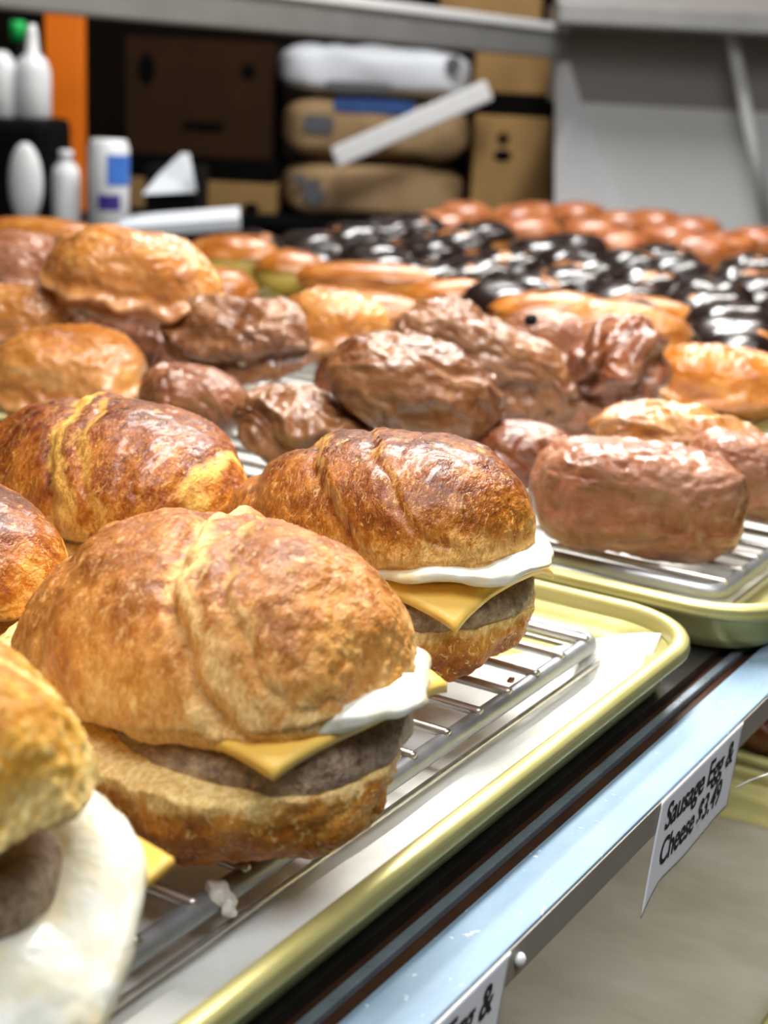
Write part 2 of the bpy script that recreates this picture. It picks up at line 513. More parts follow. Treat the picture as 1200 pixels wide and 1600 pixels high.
def make_rack(x0, x1, y0, y1, z, label, pitch=0.02555, r=0.0021, first=0.011, lower=True):
    """frame of thick rod with wires running front to back, welded on top; z = top of the wires"""
    root = tag(empty('cooling_rack', ((x0 + x1) / 2, (y0 + y1) / 2, z - 0.016)), label, 'rack', 'wire cooling racks in the trays')
    ox, oy, oz = root.location
    R = 0.0042

    def loop(a, b, rad, zz, rr):
        pts = rrect(a, b, rad, zz, 6)
        pts = [np.array(p) for p in pts]
        n = len(pts); V = []; F = []; m = 12
        for i, p in enumerate(pts):
            d = pts[(i + 1) % n] - pts[i - 1]; d /= np.linalg.norm(d)
            u = np.cross(d, [0, 0, 1.0])
            for k in range(m):
                th = 2 * math.pi * k / m
                V.append(p + rr * (u * math.cos(th) + np.array([0, 0, 1.0]) * math.sin(th)))
        for i in range(n):
            j = (i + 1) % n
            for k in range(m):
                F.append((i * m + k, i * m + (k + 1) % m, j * m + (k + 1) % m, j * m + k))
        return mesh_from(V, F)
    a, b = (x1 - x0) / 2, (y1 - y0) / 2
    zt = z - oz
    link('frame', loop(a - R, b - R, 0.010, zt - 2 * r - R + 0.0022, R), STEEL2, root)
    if lower: link('lower_rod', loop(a + 0.0004, b + 0.0004, 0.012, zt - 0.0142, 0.0013), STEEL, root)
    wm = tube_mesh([(0, -b + 0.0022, 0), (0, -b + 0.0040, 0), (0, b - 0.0040, 0), (0, b - 0.0022, 0)], [r * 0.8, r, r, r * 0.8], 10)
    x = x1 - first
    while x > x0 + 0.008:
        link('wire', wm, STEEL, root, (x - ox, 0, zt - r))
        x -= pitch
    return root


TX = [(0.180, 0.6375), (0.6520, 1.1130), (1.1310, 1.5885), (1.6065, 2.0640), (2.0820, 2.5395)]
T_LAB = ['gold baking tray in front holding the croissant sandwiches', 'gold baking tray holding the brown glazed pastries, next to the sandwich tray',
         'gold baking tray under the orange filled doughnuts', 'gold baking tray under the chocolate doughnuts by the rail',
         'gold baking tray at the far end of the front row']
for (x0, x1), lb in zip(TX, T_LAB): make_tray(x0, x1, 0.2000 if x0 < .6 else 0.178, 0.858, lb)
for (x0, x1), lb in zip(TX[2:], ['gold baking tray in the back row behind the filled doughnuts', 'gold baking tray in the back row under chocolate doughnuts',
                                 'gold baking tray in the back row under the red-brown glazed buns']):
    make_tray(x0, x1, 0.872, 1.35, lb)
make_rack(0.204, 0.6045, 0.2425, 0.820, 0.0, 'wire cooling rack with grey frame under the croissant sandwiches', first=0.0165)
make_rack(0.6990, 1.088, 0.2205, 0.820, 0.0, 'wire cooling rack under the brown glazed pastries', first=0.0125 + 0.0255 * 0.2)
for (x0, x1), lb in zip(TX[2:], ['wire cooling rack under the orange glazed doughnuts', 'wire cooling rack under the chocolate doughnuts near the rail', 'wire cooling rack at the far end of the front row']):
    make_rack(x0 + 0.025, x1 - 0.025, 0.222, 0.820, 0.0, lb, pitch=0.0511, lower=False)
for (x0, x1), lb in zip(TX[2:], ['wire cooling rack in the back row behind the filled doughnuts', 'wire cooling rack in the back row under chocolate doughnuts', 'wire cooling rack in the back row under red-brown buns']):
    make_rack(x0 + 0.025, x1 - 0.025, 0.898, 1.324, 0.0, lb, pitch=0.0511, lower=False)

# parchment sheet: lies on the tray floor, its far front corner curls up against the tray end
def sheet(name, x0, x1, y0, y1, zf, nx, ny, mat, thick=0.0004):
    xs = np.linspace(x0, x1, nx); ys = np.linspace(y0, y1, ny)
    X, Y = np.meshgrid(xs, ys, indexing='ij')
    X = X.ravel(); Y = Y.ravel()
    X2, Y2, Z = zf(X, Y)
    V = np.stack([X2, Y2, Z], 1)
    V = np.vstack([V, V - np.array([0, 0, thick])])
    F = []; n = nx * ny
    for i in range(nx - 1):
        for j in range(ny - 1):
            a = i * ny + j
            F.append((a, a + ny, a + ny + 1, a + 1)); F.append((n + a, n + a + 1, n + a + ny + 1, n + a + ny))
    for i in range(nx - 1):
        for j in (0, ny - 1):
            a = i * ny + j; q = (a, a + n, a + n + ny, a + ny); F.append(q if j == 0 else q[::-1])
    for j in range(ny - 1):
        for i in (0, nx - 1):
            a = i * ny + j; q = (a, a + 1, a + 1 + n, a + n); F.append(q if i == 0 else q[::-1])
    return link(name, mesh_from(V, F), mat)


def zf1(X, Y):
    p = np.stack([X, Y, np.zeros_like(X)], 1)
    z = -0.0198 + 0.0006 * fbm(p, 22, 2, 3)
    # right-hand end bends up, most at the front corner
    xe = 0.592 - 0.10 * np.clip(Y - 0.225, 0, 1)
    k = np.clip((X - xe) / 0.03, 0, 1) * np.clip(1.25 - (Y - 0.215) / 0.075, 0.0, 1)
    z = z + 0.019 * k ** 1.4
    # front edge lifts slightly up the tray wall
    z = z + 0.004 * np.clip((0.226 - Y) / 0.006, 0, 1) ** 2
    return X - 0.05 * np.clip((Y - 0.23) / 0.06, 0, 1) * np.clip((X - 0.5) / 0.12, 0, 1), Y, z


tag(sheet('parchment_paper', 0.206, 0.6185, 0.2215, 0.80, zf1, 90, 70, PAPER), 'white parchment sheet lining the sandwich tray, one corner curled up', 'paper')
tag(sheet('parchment_paper', 0.690, 1.085, 0.222, 0.80, lambda X, Y: (X, Y, -0.0200 + 0.0003 * fbm(np.stack([X, Y, 0 * X], 1), 22, 2, 5)), 30, 30, PAPER),
    'white parchment sheet lining the tray of brown pastries', 'paper')

# ------------------------------------------------------------------ lower shelf seen below the rail
LZ = -0.20
ls = tag(empty('lower_shelf', (0.6, 0.2, LZ - 0.025)), 'shadowed lower shelf below the blue rail', 'shelf')
link('shelf_board', box_mesh(-1.2, 2.2, -0.10, 1.2, -0.012, 0, 0.001), DARKMETAL, ls)
lt = link('baking_tray', sweep(PAN, 0.33, 0.25, 0.04), TRAYM, None, (0.590, 0.385, LZ))
link('rolled_rim', sweep(RIM, 0.33, 0.25, 0.04, False, False), TRAYM, lt)
tag(lt, 'dull gold baking tray on the lower shelf below the price labels', 'tray')
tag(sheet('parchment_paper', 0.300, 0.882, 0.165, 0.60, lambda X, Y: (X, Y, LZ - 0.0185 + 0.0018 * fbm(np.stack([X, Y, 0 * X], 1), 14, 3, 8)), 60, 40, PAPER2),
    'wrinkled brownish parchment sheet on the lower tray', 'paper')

lt2 = link('baking_tray', sweep(PAN, 0.33, 0.25, 0.04), TRAYM, None, (1.262, 0.385, LZ))
link('rolled_rim', sweep(RIM, 0.33, 0.25, 0.04, False, False), TRAYM, lt2)
tag(lt2, 'second dull gold tray on the lower shelf, at the right edge', 'tray')

# ------------------------------------------------------------------ price labels
def text_mesh(body, size, extr=0.00006):
    cu = bpy.data.curves.new('txt', 'FONT'); cu.body = body; cu.size = size; cu.extrude = extr
    cu.align_x = 'CENTER'; cu.space_line = 1.0; cu.offset = size * 0.014; cu.space_character = 0.98
    o = bpy.data.objects.new('txt', cu); COL.objects.link(o)
    dg = bpy.context.evaluated_depsgraph_get(); dg.update()
    me = bpy.data.meshes.new_from_object(o.evaluated_get(dg))
    bpy.data.objects.remove(o, do_unlink=True)
    return me


def price_label(x0, x1, ztop, h, curl, label, seed):
    """card taped to the front of the rail: local x along the rail, z up, faces the customer"""
    yy = 0.1724
    W = x1 - x0; nx, nz = 40, 22
    V = []; F = []

    def pos(u, w):        # u 0..1 along, w 0..1 downwards
        x = u * W; z = -w * h
        y = 0.0
        y -= 0.0012 * max(0.0, math.sin(u * 5 + seed)) * max(0.0, w - 0.4)
        x -= 0.0090 * w
        if curl:
            # lower-left corner hangs in a small torn tip
            c = max(0, 0.16 - u) / 0.16
            z -= 0.0085 * c ** 1.6 * (w ** 3)
            x -= 0.0015 * c * w
            z += 0.0016 * w * math.sin(u * 9.0) * 0.5
        return (x, y, z)
    for i in range(nx + 1):
        for j in range(nz + 1): V.append(pos(i / nx, j / nz))
    n = len(V)
    V += [(p[0], p[1] + 0.00035, p[2]) for p in V]
    for i in range(nx):
        for j in range(nz):
            a = i * (nz + 1) + j; b = a + nz + 1
            F.append((a, a + 1, b + 1, b)); F.append((n + a, n + b, n + b + 1, n + a + 1))
    for i in range(nx):
        for j, s in ((0, 1), (nz, -1)):
            a = i * (nz + 1) + j; b = a + nz + 1
            F.append((a, b, b + n, a + n)[::s])
    for j in range(nz):
        for i, s in ((0, -1), (nx, 1)):
            a = i * (nz + 1) + j
            F.append((a, a + 1, a + 1 + n, a + n)[::s])
    o = link('price_label', mesh_from(V, F), CARD, None, (x0, yy, ztop))
    size = 0.0152
    for k, s in enumerate(('Sausage Egg &', 'Cheese $3.49')):
        me = text_mesh(s, size)
        xs = np.array([v.co.x for v in me.vertices])
        want = 0.079 if k == 0 else 0.070
        sc = want / (xs.max() - xs.min()); cx = (xs.max() + xs.min()) / 2
        ctr = W * 0.5 + (0.000 if k == 0 else -0.004)
        for v in me.vertices:
            x = (v.co.x - cx) * sc + ctr; z = v.co.y * 1.0 - (0.0142 if k == 0 else 0.0288)
            u = min(max(x / W, 0), 1); w = min(max(-z / h, 0), 1)
            y = pos(u, w)[1]
            v.co = (x - 0.0090 * w, y - 0.00035 - (0.00006 if v.co.z > 0 else 0.0), z)
        link('printed_line', me, INK, o)
    return tag(o, label, 'price label', 'price labels on the rail')


price_label(0.5035, 0.5985, -0.0258, 0.0375, True, 'white paper price label on the rail below the tray corner, reading sausage egg and cheese', 0.3)
price_label(0.2800, 0.3755, -0.0258, 0.0375, False, 'white paper price label on the rail at the bottom edge, partly cut off', 1.9)
# tape clip / glue dot on the rail and the thread by the label
tag(link('plastic_clip', lathe_mesh([(0.0001, 0.0022), (0.0012, 0.0020), (0.0022, 0.0010), (0.0024, 0.0), (0.0020, -0.0008)][::-1], 16), WHITEP, None, (0.3815, 0.1722, -0.0315), (math.radians(90), 0, 0)),
    'small round white plastic dot on the rail beside the lower label', 'clip')
tag(link('white_thread', tube_mesh([(0.598, 0.1722, -0.0575), (0.603, 0.168, -0.0545), (0.612, 0.163, -0.0535), (0.630, 0.160, -0.0535), (0.660, 0.157, -0.0532)], 0.00035, 8), WHITEP),
    'thin white thread sticking out beside the price label', 'thread')

# ------------------------------------------------------------------ croissant sandwiches
def seam_field(t, phi, seams):
    d = np.zeros_like(t); pale = np.zeros_like(t)
    for w0, slant, groove, sig, step, pamp, pw in seams:
        w = t - slant * phi - w0
        near = np.clip(1 + phi * 1.6, 0, 1)
        d += -groove * near * np.exp(-(w / sig) ** 2) + near * step * 0.5 * (np.tanh(w / (sig * 1.2)) - np.tanh((w - 0.55) / 0.3))
        pale += pamp * np.exp(-((w - pw * 0.6) / pw) ** 2)
    return d, np.clip(pale, 0, 1.2)


def top_bun(L, W, h, lip, seams, seed, nu=150, nv=170, tail=0.25, bend=0.0, rough=1.0, e=0.86, lipw=0.16, skew=0.0):
    t, th, F = grid_loaf(nu, nv)
    s = (1 - np.abs(t) ** 2.7) ** 0.52
    s = s * (1 - tail * np.clip(-t, 0, 1) ** 1.5)
    c = spow(np.cos(th), e); sn = spow(np.sin(th), e)
    up = np.sin(th) >= 0
    x = L / 2 * t
    y = W / 2 * s * c
    z = np.where(up, h * (1 + skew * t) * (s ** 0.9) * sn, lip * (s ** 0.8) * sn)
    phi = np.arctan2(-c, np.maximum(np.sin(th), -0.2)) / (math.pi / 2)
    P = np.stack([x, y, z], 1)
    N = np.stack([t * 1.2 * (np.abs(t) ** 3) / (L / 2), y / (W / 2) ** 2, np.where(up, z / h ** 2, z / max(lip, .02) ** 2)], 1)
    N /= np.linalg.norm(N, axis=1)[:, None] + 1e-9
    jig = 0.06 * fbm(P, 60, 2, seed + 5)
    d, pale = seam_field(t + jig, phi, seams)
    d = d * np.where(up, 1, 0.3) * np.clip(s * 1.5, 0, 1)
    q = P * np.array([1, 0.8, 0.8])
    d = d + rough * (0.0022 * fbm(P, 30, 2, seed) + 0.0007 * fbm(q, 110, 3, seed + 9) + 0.00035 * fbm(q, 420, 2, seed + 21))
    P = P + N * d[:, None]
    hn = np.clip(z / h, -1, 1)
    lip_m = np.clip((lipw - hn) / lipw + 0.3 * fbm(P, 90, 2, seed + 2), 0, 1) * 0.75
    pale = np.maximum(pale, lip_m)
    brown = np.clip((hn - 0.25) * 1.2, -0.4, 0.9)
    P[:, 1] += bend * (t ** 2)
    return mesh_from(P, F, True, {'pale': pale, 'brown': brown})


def bottom_bun(L, W, h, seed, nu=110, nv=120, seams=(), paleband=0.24, slope=0.0):
    t, th, F = grid_loaf(nu, nv)
    s = (1 - np.abs(t) ** 3.0) ** 0.5
    c = spow(np.cos(th), 0.75); sn = spow(np.sin(th), 0.75)
    up = np.sin(th) >= 0
    x = L / 2 * t
    y = W / 2 * s * c
    z = np.where(up, 0.006 * s * sn, h * (0.35 + 0.65 * s) * sn * np.where(up, 1, 1)) + h
    z = np.where(up, z, h + h * sn * (s ** 0.55))
    # side walls draw in towards the base
    k = np.clip(1 - z / h, 0, 1)
    y *= 1 - 0.08 * k ** 2
    x *= 1 - 0.06 * k ** 2
    P = np.stack([x, y, z], 1)
    phi = np.arctan2(-c, np.maximum(-np.sin(th), -0.2)) / (math.pi / 2)
    N = np.stack([t * (np.abs(t) ** 3) / (L / 2), y / (W / 2) ** 2, (z - h) / h ** 2 * 0.5], 1)
    N /= np.linalg.norm(N, axis=1)[:, None] + 1e-9
    d, pale = seam_field(t + 0.05 * fbm(P, 60, 2, seed + 5), phi, seams)
    d = d * np.clip(s * 1.5, 0, 1)
    d = d + 0.0034 * fbm(P * np.array([1, 1, 0.6]), 34, 3, seed) + 0.0014 * fbm(P, 130, 3, seed + 4) + 0.0004 * fbm(P, 420, 2, seed + 6)
    P = P + N * d[:, None]
    P[:, 2] *= 1 - slope * t
    P[:, 2] = np.maximum(P[:, 2], 0.0004)
    zz = (z / h)
    pb = np.clip((zz - (1 - paleband)) / paleband + 0.45 * fbm(P, 45, 2, seed + 8), 0, 1)
    pale = np.maximum(pale, pb * 0.8)
    return mesh_from(P, F, True, {'pale': pale, 'brown': np.clip(0.85 - zz, -0.1, 0.4)})


def slab(L, W, h, seed, droop=0.0, r0=0.03, wav=0.002, nu=70, nv=80, ex=0.6, ey=0.6, edge=0.006, extra=None):
    """thin rounded slab (egg, patty): outline superellipse with a ragged edge, drooping outside r0"""
    t, th, F = grid_loaf(nu, nv)
    s = (1 - np.abs(t) ** 2.4) ** 0.5
    c = spow(np.cos(th), ex); sn = spow(np.sin(th), ey)
    x = L / 2 * t; y = W / 2 * s * c; z = h / 2 * sn * np.clip(s * 1.6, 0, 1)
    ang = np.arctan2(y / W, x / L)
    rr = 1 + edge * 12 * fbm(np.stack([np.cos(ang), np.sin(ang), 0 * ang], 1), 2.2, 3, seed) * 0.5
    x = x * rr; y = y * rr
    P = np.stack([x, y, 0 * x], 1)
    r = np.hypot(x, y)
    z = z + wav * fbm(P, 45, 2, seed + 3) - droop * np.clip(r - r0, 0, 1)
    P = np.stack([x, y, z], 1)
    P = P + 0.0007 * np.stack([fbm(P, 130, 2, seed + k) for k in (11, 12, 13)], 1)
    if extra is not None: P = extra(P)
    return mesh_from(P, F)


def cheese(half, seed, drop=0.9, r0=0.040, n=34, thick=0.0028, lift=0.0):
    g = np.linspace(-half, half, n)
    X, Y = np.meshgrid(g, g, indexing='ij'); X = X.ravel(); Y = Y.ravel()
    r = np.hypot(X, Y)
    ex = np.clip(r - r0, 0, 1)
    Z = -drop * ex - 9 * ex ** 2 + 0.0006 * fbm(np.stack([X, Y, 0 * X], 1), 40, 2, seed)
    k = 1 - 0.30 * ex / np.maximum(r, 1e-6)
    P = np.stack([X * k, Y * k, Z], 1)
    V = np.vstack([P, P - np.array([0, 0, thick])])
    F = []; m = n * n
    for i in range(n - 1):
        for j in range(n - 1):
            a = i * n + j
            F.append((a, a + n, a + n + 1, a + 1)); F.append((m + a, m + a + 1, m + a + n + 1, m + a + n))
    for i in range(n - 1):
        for j, s in ((0, 1), (n - 1, -1)):
            a = i * n + j; F.append((a, a + m, a + n + m, a + n)[::s])
            b = j * n + i; F.append((b, b + 1, b + 1 + m, b + m)[::s])
    return mesh_from(V, F)


def sandwich(cx, cy, rz, label, crust, base_seed, L, W, h, seams, top_z, tilt, fill=True, fillx=0.016, bun_kw=None, base_kw=None,
             egg=None, chs=None, pat=None, base_h=0.034, base_L=None, base_W=None, base_x=0.0, base_y=0.0, top_x=0.0, top_y=0.0, roll=0.0):
    root = tag(empty('croissant_sandwich', (cx, cy, 0.0), -math.pi / 2 + rz), label, 'sandwich', 'croissant sandwiches on the front tray')
    kw = dict(tail=0.25, bend=0.0); kw.update(bun_kw or {})
    link('top_bun', top_bun(L, W, h, 0.010, seams, base_seed, **kw), crust, root, (top_x, top_y, top_z), (roll, tilt, 0))
    link('bottom_bun', bottom_bun(base_L or L * 0.95, base_W or W * 0.98, base_h, base_seed + 50, **(base_kw or {})), CRUST_BASE, root, (base_x, base_y, 0))
    if fill:
        p = dict(L=0.088, W=0.088, h=0.017, seed=base_seed + 1, droop=0.15, r0=0.03, wav=0.0012, ex=0.8, ey=0.55, edge=0.004); p.update(pat or {})
        pz = p.pop('z', base_h + 0.0065); px = p.pop('x', fillx); py = p.pop('y', 0.0)
        link('sausage_patty', slab(**p), SAUSAGE, root, (px, py, pz))
        q = dict(half=0.042, seed=base_seed + 2); q.update(chs or {})
        qz = q.pop('z', base_h + 0.0185); qx = q.pop('x', fillx); qy = q.pop('y', 0.0); qr = q.pop('rot', 0.0); qx_ = q.pop('rx', 0.0)
        link('cheese_slice', cheese(**q), CHEESE, root, (qx, qy, qz), (qx_, 0, qr))
        g = dict(L=0.118, W=0.094, h=0.011, seed=base_seed + 3, droop=0.25, r0=0.036, wav=0.002); g.update(egg or {})
        gz = g.pop('z', base_h + 0.0235); gx = g.pop('x', fillx * 0.9); gy = g.pop('y', 0.0); gt = g.pop('tilt', tilt)
        link('egg_white', slab(**g), EGG, root, (gx, gy, gz), (0, gt, 0))
    return root


# seams: (position along, slant, groove depth, width, step, pale strength, pale width)
sandwich(0.360, 0.287, math.radians(-5), 'big matte golden croissant sandwich in the centre foreground, egg, cheese and grey sausage showing', CRUST_A, 11,
         0.154, 0.112, 0.0475, [(0.10, 0.62, 0.0052, 0.045, 0.0020, 0.85, 0.10), (-0.50, 0.45, 0.0030, 0.07, 0.0055, 0.30, 0.06), (0.34, 0.62, 0.0020, 0.025, 0.0, 0.5, 0.04)],
         0.0477, math.radians(-7.7), bun_kw=dict(tail=0.36, nu=200, nv=210, rough=1.3, skew=0.12), fillx=0.024,
         base_kw=dict(slope=0.17, paleband=0.18, seams=[(0.15, -0.6, 0.004, 0.10, 0.003, 0.55, 0.18)]), base_h=0.0385, base_L=0.150, base_W=0.114, base_y=-0.008,
         pat=dict(L=0.104, W=0.102, h=0.021, z=0.0405), chs=dict(half=0.0475, drop=0.06, r0=0.047, z=0.0525, x=0.027, thick=0.0034), egg=dict(L=0.124, W=0.092, h=0.009, z=0.0560, droop=0.12, y=0.003, tilt=math.radians(-3)))
sandwich(0.5105, 0.318, 0.0, 'shiny dark-brown croissant sandwich behind the centre one, square corner of cheese hanging down', CRUST_B, 23,
         0.152, 0.101, 0.0405, [(-0.34, 0.80, 0.0024, 0.05, 0.0035, 0.50, 0.07), (0.04, 0.8, 0.0015, 0.03, 0.0012, 0.40, 0.05), (-0.72, 0.5, 0.002, 0.05, 0.002, 0.3, 0.05)],
         0.0525, math.radians(-6.0), bun_kw=dict(tail=0.46, nu=180, nv=190, rough=0.85, lipw=0.36, skew=0.16), fillx=0.026,
         chs=dict(half=0.0475, drop=0.34, r0=0.045, z=0.0500), egg=dict(L=0.122, W=0.098, h=0.008, z=0.0545, droop=0.18), pat=dict(L=0.096, W=0.098, z=0.0395), base_h=0.0315, base_W=0.108, base_L=0.146)
sandwich(0.4955, 0.453, math.radians(-3), 'glossy deep-brown croissant sandwich with a pale twisted band, behind the foreground pair', CRUST_C, 37,
         0.150, 0.102, 0.0465, [(-0.20, 0.55, 0.0034, 0.06, 0.0042, 0.95, 0.10), (0.04, 0.55, 0.0016, 0.035, 0.0, 0.6, 0.05), (0.84, 0.10, 0.0010, 0.03, 0.001, 0.75, 0.05)],
         0.0444, math.radians(-1), bun_kw=dict(tail=0.15, nu=170, nv=180, rough=0.9))
sandwich(0.2220, 0.2906, math.radians(-12), 'blurred pale flaky croissant sandwich at the lower left corner with drooping egg white', CRUST_D, 53,
         0.144, 0.106, 0.0425, [(0.40, 0.3, 0.003, 0.06, 0.003, 0.7, 0.10), (0.05, 0.3, 0.003, 0.06, 0.003, 0.8, 0.10), (0.68, 0.2, 0.002, 0.05, 0.001, 0.8, 0.06)],
         0.0575, math.radians(-8), bun_kw=dict(tail=0.2, rough=1.6, lipw=0.55), fillx=0.022, base_L=0.146, base_h=0.022,
         egg=dict(L=0.124, W=0.104, h=0.012, droop=0.50, r0=0.040, z=0.027, x=0.018, y=0.007, tilt=0.0, extra=lambda P: P + np.stack([0 * P[:, 0], 0 * P[:, 0], 0.022 * np.clip((P[:, 1] - 0.018) / 0.03, 0, 1)], 1)), chs=dict(half=0.044, y=0.020, x=0.012, z=0.021, rx=math.radians(22), drop=0.0, r0=0.08),
         pat=dict(L=0.090, W=0.09, x=0.012, z=0.040))
sandwich(0.3614, 0.439, 0.0, 'glossy orange-brown croissant sandwich cut by the left edge, beside the twisted-band one', CRUST_C, 71,
         0.147, 0.0997, 0.040, [(0.1, 0.5, 0.003, 0.06, 0.003, 0.5, 0.1)], 0.0447, math.radians(-4.8), bun_kw=dict(nu=120, nv=130), fill=False, base_h=0.036)

# ------------------------------------------------------------------ pastries piled on the second tray
RT_RZ = math.atan2(-_ca, _sa)          # heading of the picture's right-hand direction


def pastry_mesh(L, W, Hh, style, seed, nu=120, nv=130):
    t, th, F = grid_loaf(nu, nv)
    ex = {'smooth': 2.6, 'block': 5.0, 'ridged': 2.8, 'folded': 2.4, 'wrinkled': 2.6}[style]
    s = (1 - np.abs(t) ** ex) ** 0.5
    e = 0.52 if style == 'block' else 0.85
    c = spow(np.cos(th), e); sn = spow(np.sin(th), e)
    P = np.stack([L / 2 * t, W / 2 * s * c, Hh / 2 * s * sn], 1)
    N = np.stack([t * np.abs(t) ** 2 / (L / 2), P[:, 1] / (W / 2) ** 2, P[:, 2] / (Hh / 2) ** 2], 1)
    N /= np.linalg.norm(N, axis=1)[:, None] + 1e-9
    k = min(W, Hh)
    q = P * np.array([0.35, 1, 1]) + 0.012 * np.stack([fbm(P, 30, 2, seed + m) for m in (41, 42, 43)], 1)
    r1 = 1 - np.abs(fbm(q, 42, 2, seed + 7)); r2 = 1 - np.abs(fbm(q, 120, 2, seed + 17)); r3 = fbm(P, 260, 2, seed + 27)
    a0, a1, a2 = {'smooth': (0.08, 0.03, 0.015), 'block': (0.04, 0.05, 0.03), 'ridged': (0.05, 0.09, 0.035), 'folded': (0.07, 0.08, 0.04), 'wrinkled': (0.08, 0.14, 0.06)}[style]
    d = k * (a0 * fbm(P, 22, 2, seed) + a1 * (r1 - 0.72) + a2 * (r2 - 0.72) + 0.010 * r3)
    pale = np.clip((r1 - 0.84) * 4.0, 0, 0.55) * (a1 / 0.09) + np.clip((r2 - 0.86) * 5.0, 0, 0.5) * (a2 / 0.035)
    pale = np.clip(pale, 0, 0.8)
    if style == 'folded':
        w = np.sin(np.arctan2(P[:, 2], P[:, 1]) * 5 + 3 * fbm(P, 22, 2, seed + 3) + t * 3)
        d += 0.09 * k * w; pale = np.maximum(pale, np.clip((w - 0.75) * 2.0, 0, 0.6))
    elif style == 'smooth':
        # wavy skirt where the glaze has run to the lower edge
        sk = np.exp(-((np.sin(th) + 0.35 + 0.22 * fbm(P, 40, 2, seed + 5)) / 0.14) ** 2); d += 0.10 * k * sk * (1 + 0.6 * fbm(P, 60, 2, seed + 6)); pale = np.maximum(pale, sk * 0.6)
    d *= np.clip(s * 2, 0, 1)
    P = P + N * d[:, None]
    return mesh_from(P, F, True, {'pale': pale})


PASTRY_LOG = []


def pastry(name, px, py, z, w, h, style, mat, label, tilt=0.0, turn=0.0, depth=1.0, seed=1, cat='pastry', group='brown glazed pastries piled on the second tray'):
    P = onz(px, py, z); d = dist_of(P)
    L = w * d / FPX; Hi = h * d / FPX
    W = depth * Hi
    Hh = max(0.4 * Hi, math.sqrt(max((Hi / 2) ** 2 - (W / 2 * 0.33) ** 2, 1e-8)) * 2 / 0.95)
    PASTRY_LOG.append((label[:34], P.round(3).tolist(), round(L, 3), round(W, 3), round(Hh, 3), 'bottom', round(z - Hh / 2, 3)))
    o = link(name, pastry_mesh(L, W, Hh, style, seed), mat, None, P, (0, math.radians(tilt), RT_RZ + math.radians(turn)))
    return tag(o, label, cat, group)


PAS = [
    ('glazed_pastry', 905 + 92, 778, 0.030, 350, 172, 'block', FRIT_PINK, 'large blocky pinkish-brown glazed pastry at the front of the second rack', 6, 8, 1.0, 3),
    ('glazed_pastry', 1165, 745, 0.032, 190, 130, 'block', FRIT_PINK, 'pinkish glazed pastry cut by the right edge behind the blocky one', 8, 0, 1.0, 5),
    ('glazed_pastry', 1065, 690, 0.042, 300, 110, 'wrinkled', FRIT_TAN, 'wrinkled tan pastry lying behind the blocky pinkish one', 8, 0, 1.0, 7),
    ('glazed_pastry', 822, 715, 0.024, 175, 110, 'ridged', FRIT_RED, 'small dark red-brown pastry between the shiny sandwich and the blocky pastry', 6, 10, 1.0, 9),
    ('glazed_pastry', 652, 606, 0.062, 292, 150, 'ridged', FRIT_BROWN, 'large smooth chocolate-brown pastry on top of the pile, end towards the camera', 14, 5, 1.0, 12),
    ('glazed_pastry', 765, 572, 0.054, 330, 150, 'wrinkled', FRIT_BROWN, 'long wrinkled brown pastry behind the smooth brown one', 20, 0, 0.9, 14),
    ('glazed_pastry', 478, 676, 0.030, 240, 140, 'wrinkled', FRIT_BROWN, 'knobbly brown pastry resting on the wires behind the shiny sandwich', 14, 0, 1.0, 17),
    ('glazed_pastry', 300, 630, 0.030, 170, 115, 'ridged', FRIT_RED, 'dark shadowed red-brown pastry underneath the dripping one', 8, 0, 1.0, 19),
    ('glazed_pastry', 368, 528, 0.062, 240, 125, 'folded', FRIT_BROWN, 'brown pastry with white glaze dripping from its end', 4, -10, 1.0, 21),
    ('glazed_pastry', 520, 512, 0.062, 165, 120, 'smooth', FRIT_TAN, 'pale tan glazed pastry right of the dripping one', 6, 0, 1.0, 23),
    ('glazed_pastry', 105, 585, 0.036, 240, 150, 'smooth', FRIT_TAN, 'smooth orange-tan glazed pastry at the left, behind the twisted-band sandwich', -4, 0, 1.0, 26),
    ('glazed_pastry', 30, 495, 0.064, 170, 120, 'smooth', FRIT_TAN, 'tan glazed pastry cut by the left edge, middle of its stack', -6, 0, 1.0, 28),
    ('glazed_pastry', 45, 420, 0.090, 190, 110, 'smooth', FRIT_PINK, 'pinkish glazed pastry cut by the left edge, top of its stack', 4, 0, 1.0, 30),
    ('glazed_pastry', 212, 432, 0.098, 280, 160, 'smooth', FRIT_TAN, 'big golden pastry with a bright shiny top crowning the left pile', 6, 0, 1.0, 33),
    ('glazed_pastry', 215, 545, 0.026, 190, 110, 'ridged', FRIT_RED, 'shadowed dark pastry deep in the gap of the left pile', 3, 0, 1.0, 52),  # dark fillers added so the shaded gaps of the pile read dark
    ('glazed_pastry', 575, 600, 0.024, 170, 90, 'ridged', FRIT_RED, 'shadowed dark pastry in the gap behind the smooth brown one', 3, 0, 1.0, 54),  # added dark filler so the shaded gap reads dark
    ('glazed_pastry', 905, 640, 0.026, 150, 90, 'wrinkled', FRIT_RED, 'shadowed dark pastry in the gap left of the wrinkled tan one', 3, 0, 1.0, 56),  # added dark filler so the shaded gap reads dark
    ('glazed_pastry', 962, 568, 0.060, 165, 155, 'folded', FRIT_RED, 'upright folded pastry with vertical glaze ridges in the middle right', -20, 30, 0.8, 36),
    ('glazed_pastry', 1125, 595, 0.030, 205, 112, 'smooth', GLAZE_ORANGE, 'round glossy orange glazed bun by the right edge', 2, 0, 1.0, 38),
    ('glazed_pastry', 858, 530, 0.058, 150, 90, 'smooth', FRIT_PINK, 'rounded pink-glazed pastry with a black speck on it', 4, 0, 1.0, 40),
    ('glazed_pastry', 975, 520, 0.040, 220, 100, 'smooth', FRIT_TAN, 'tan glazed pastry behind the upright folded one', 3, 0, 1.0, 42),
]
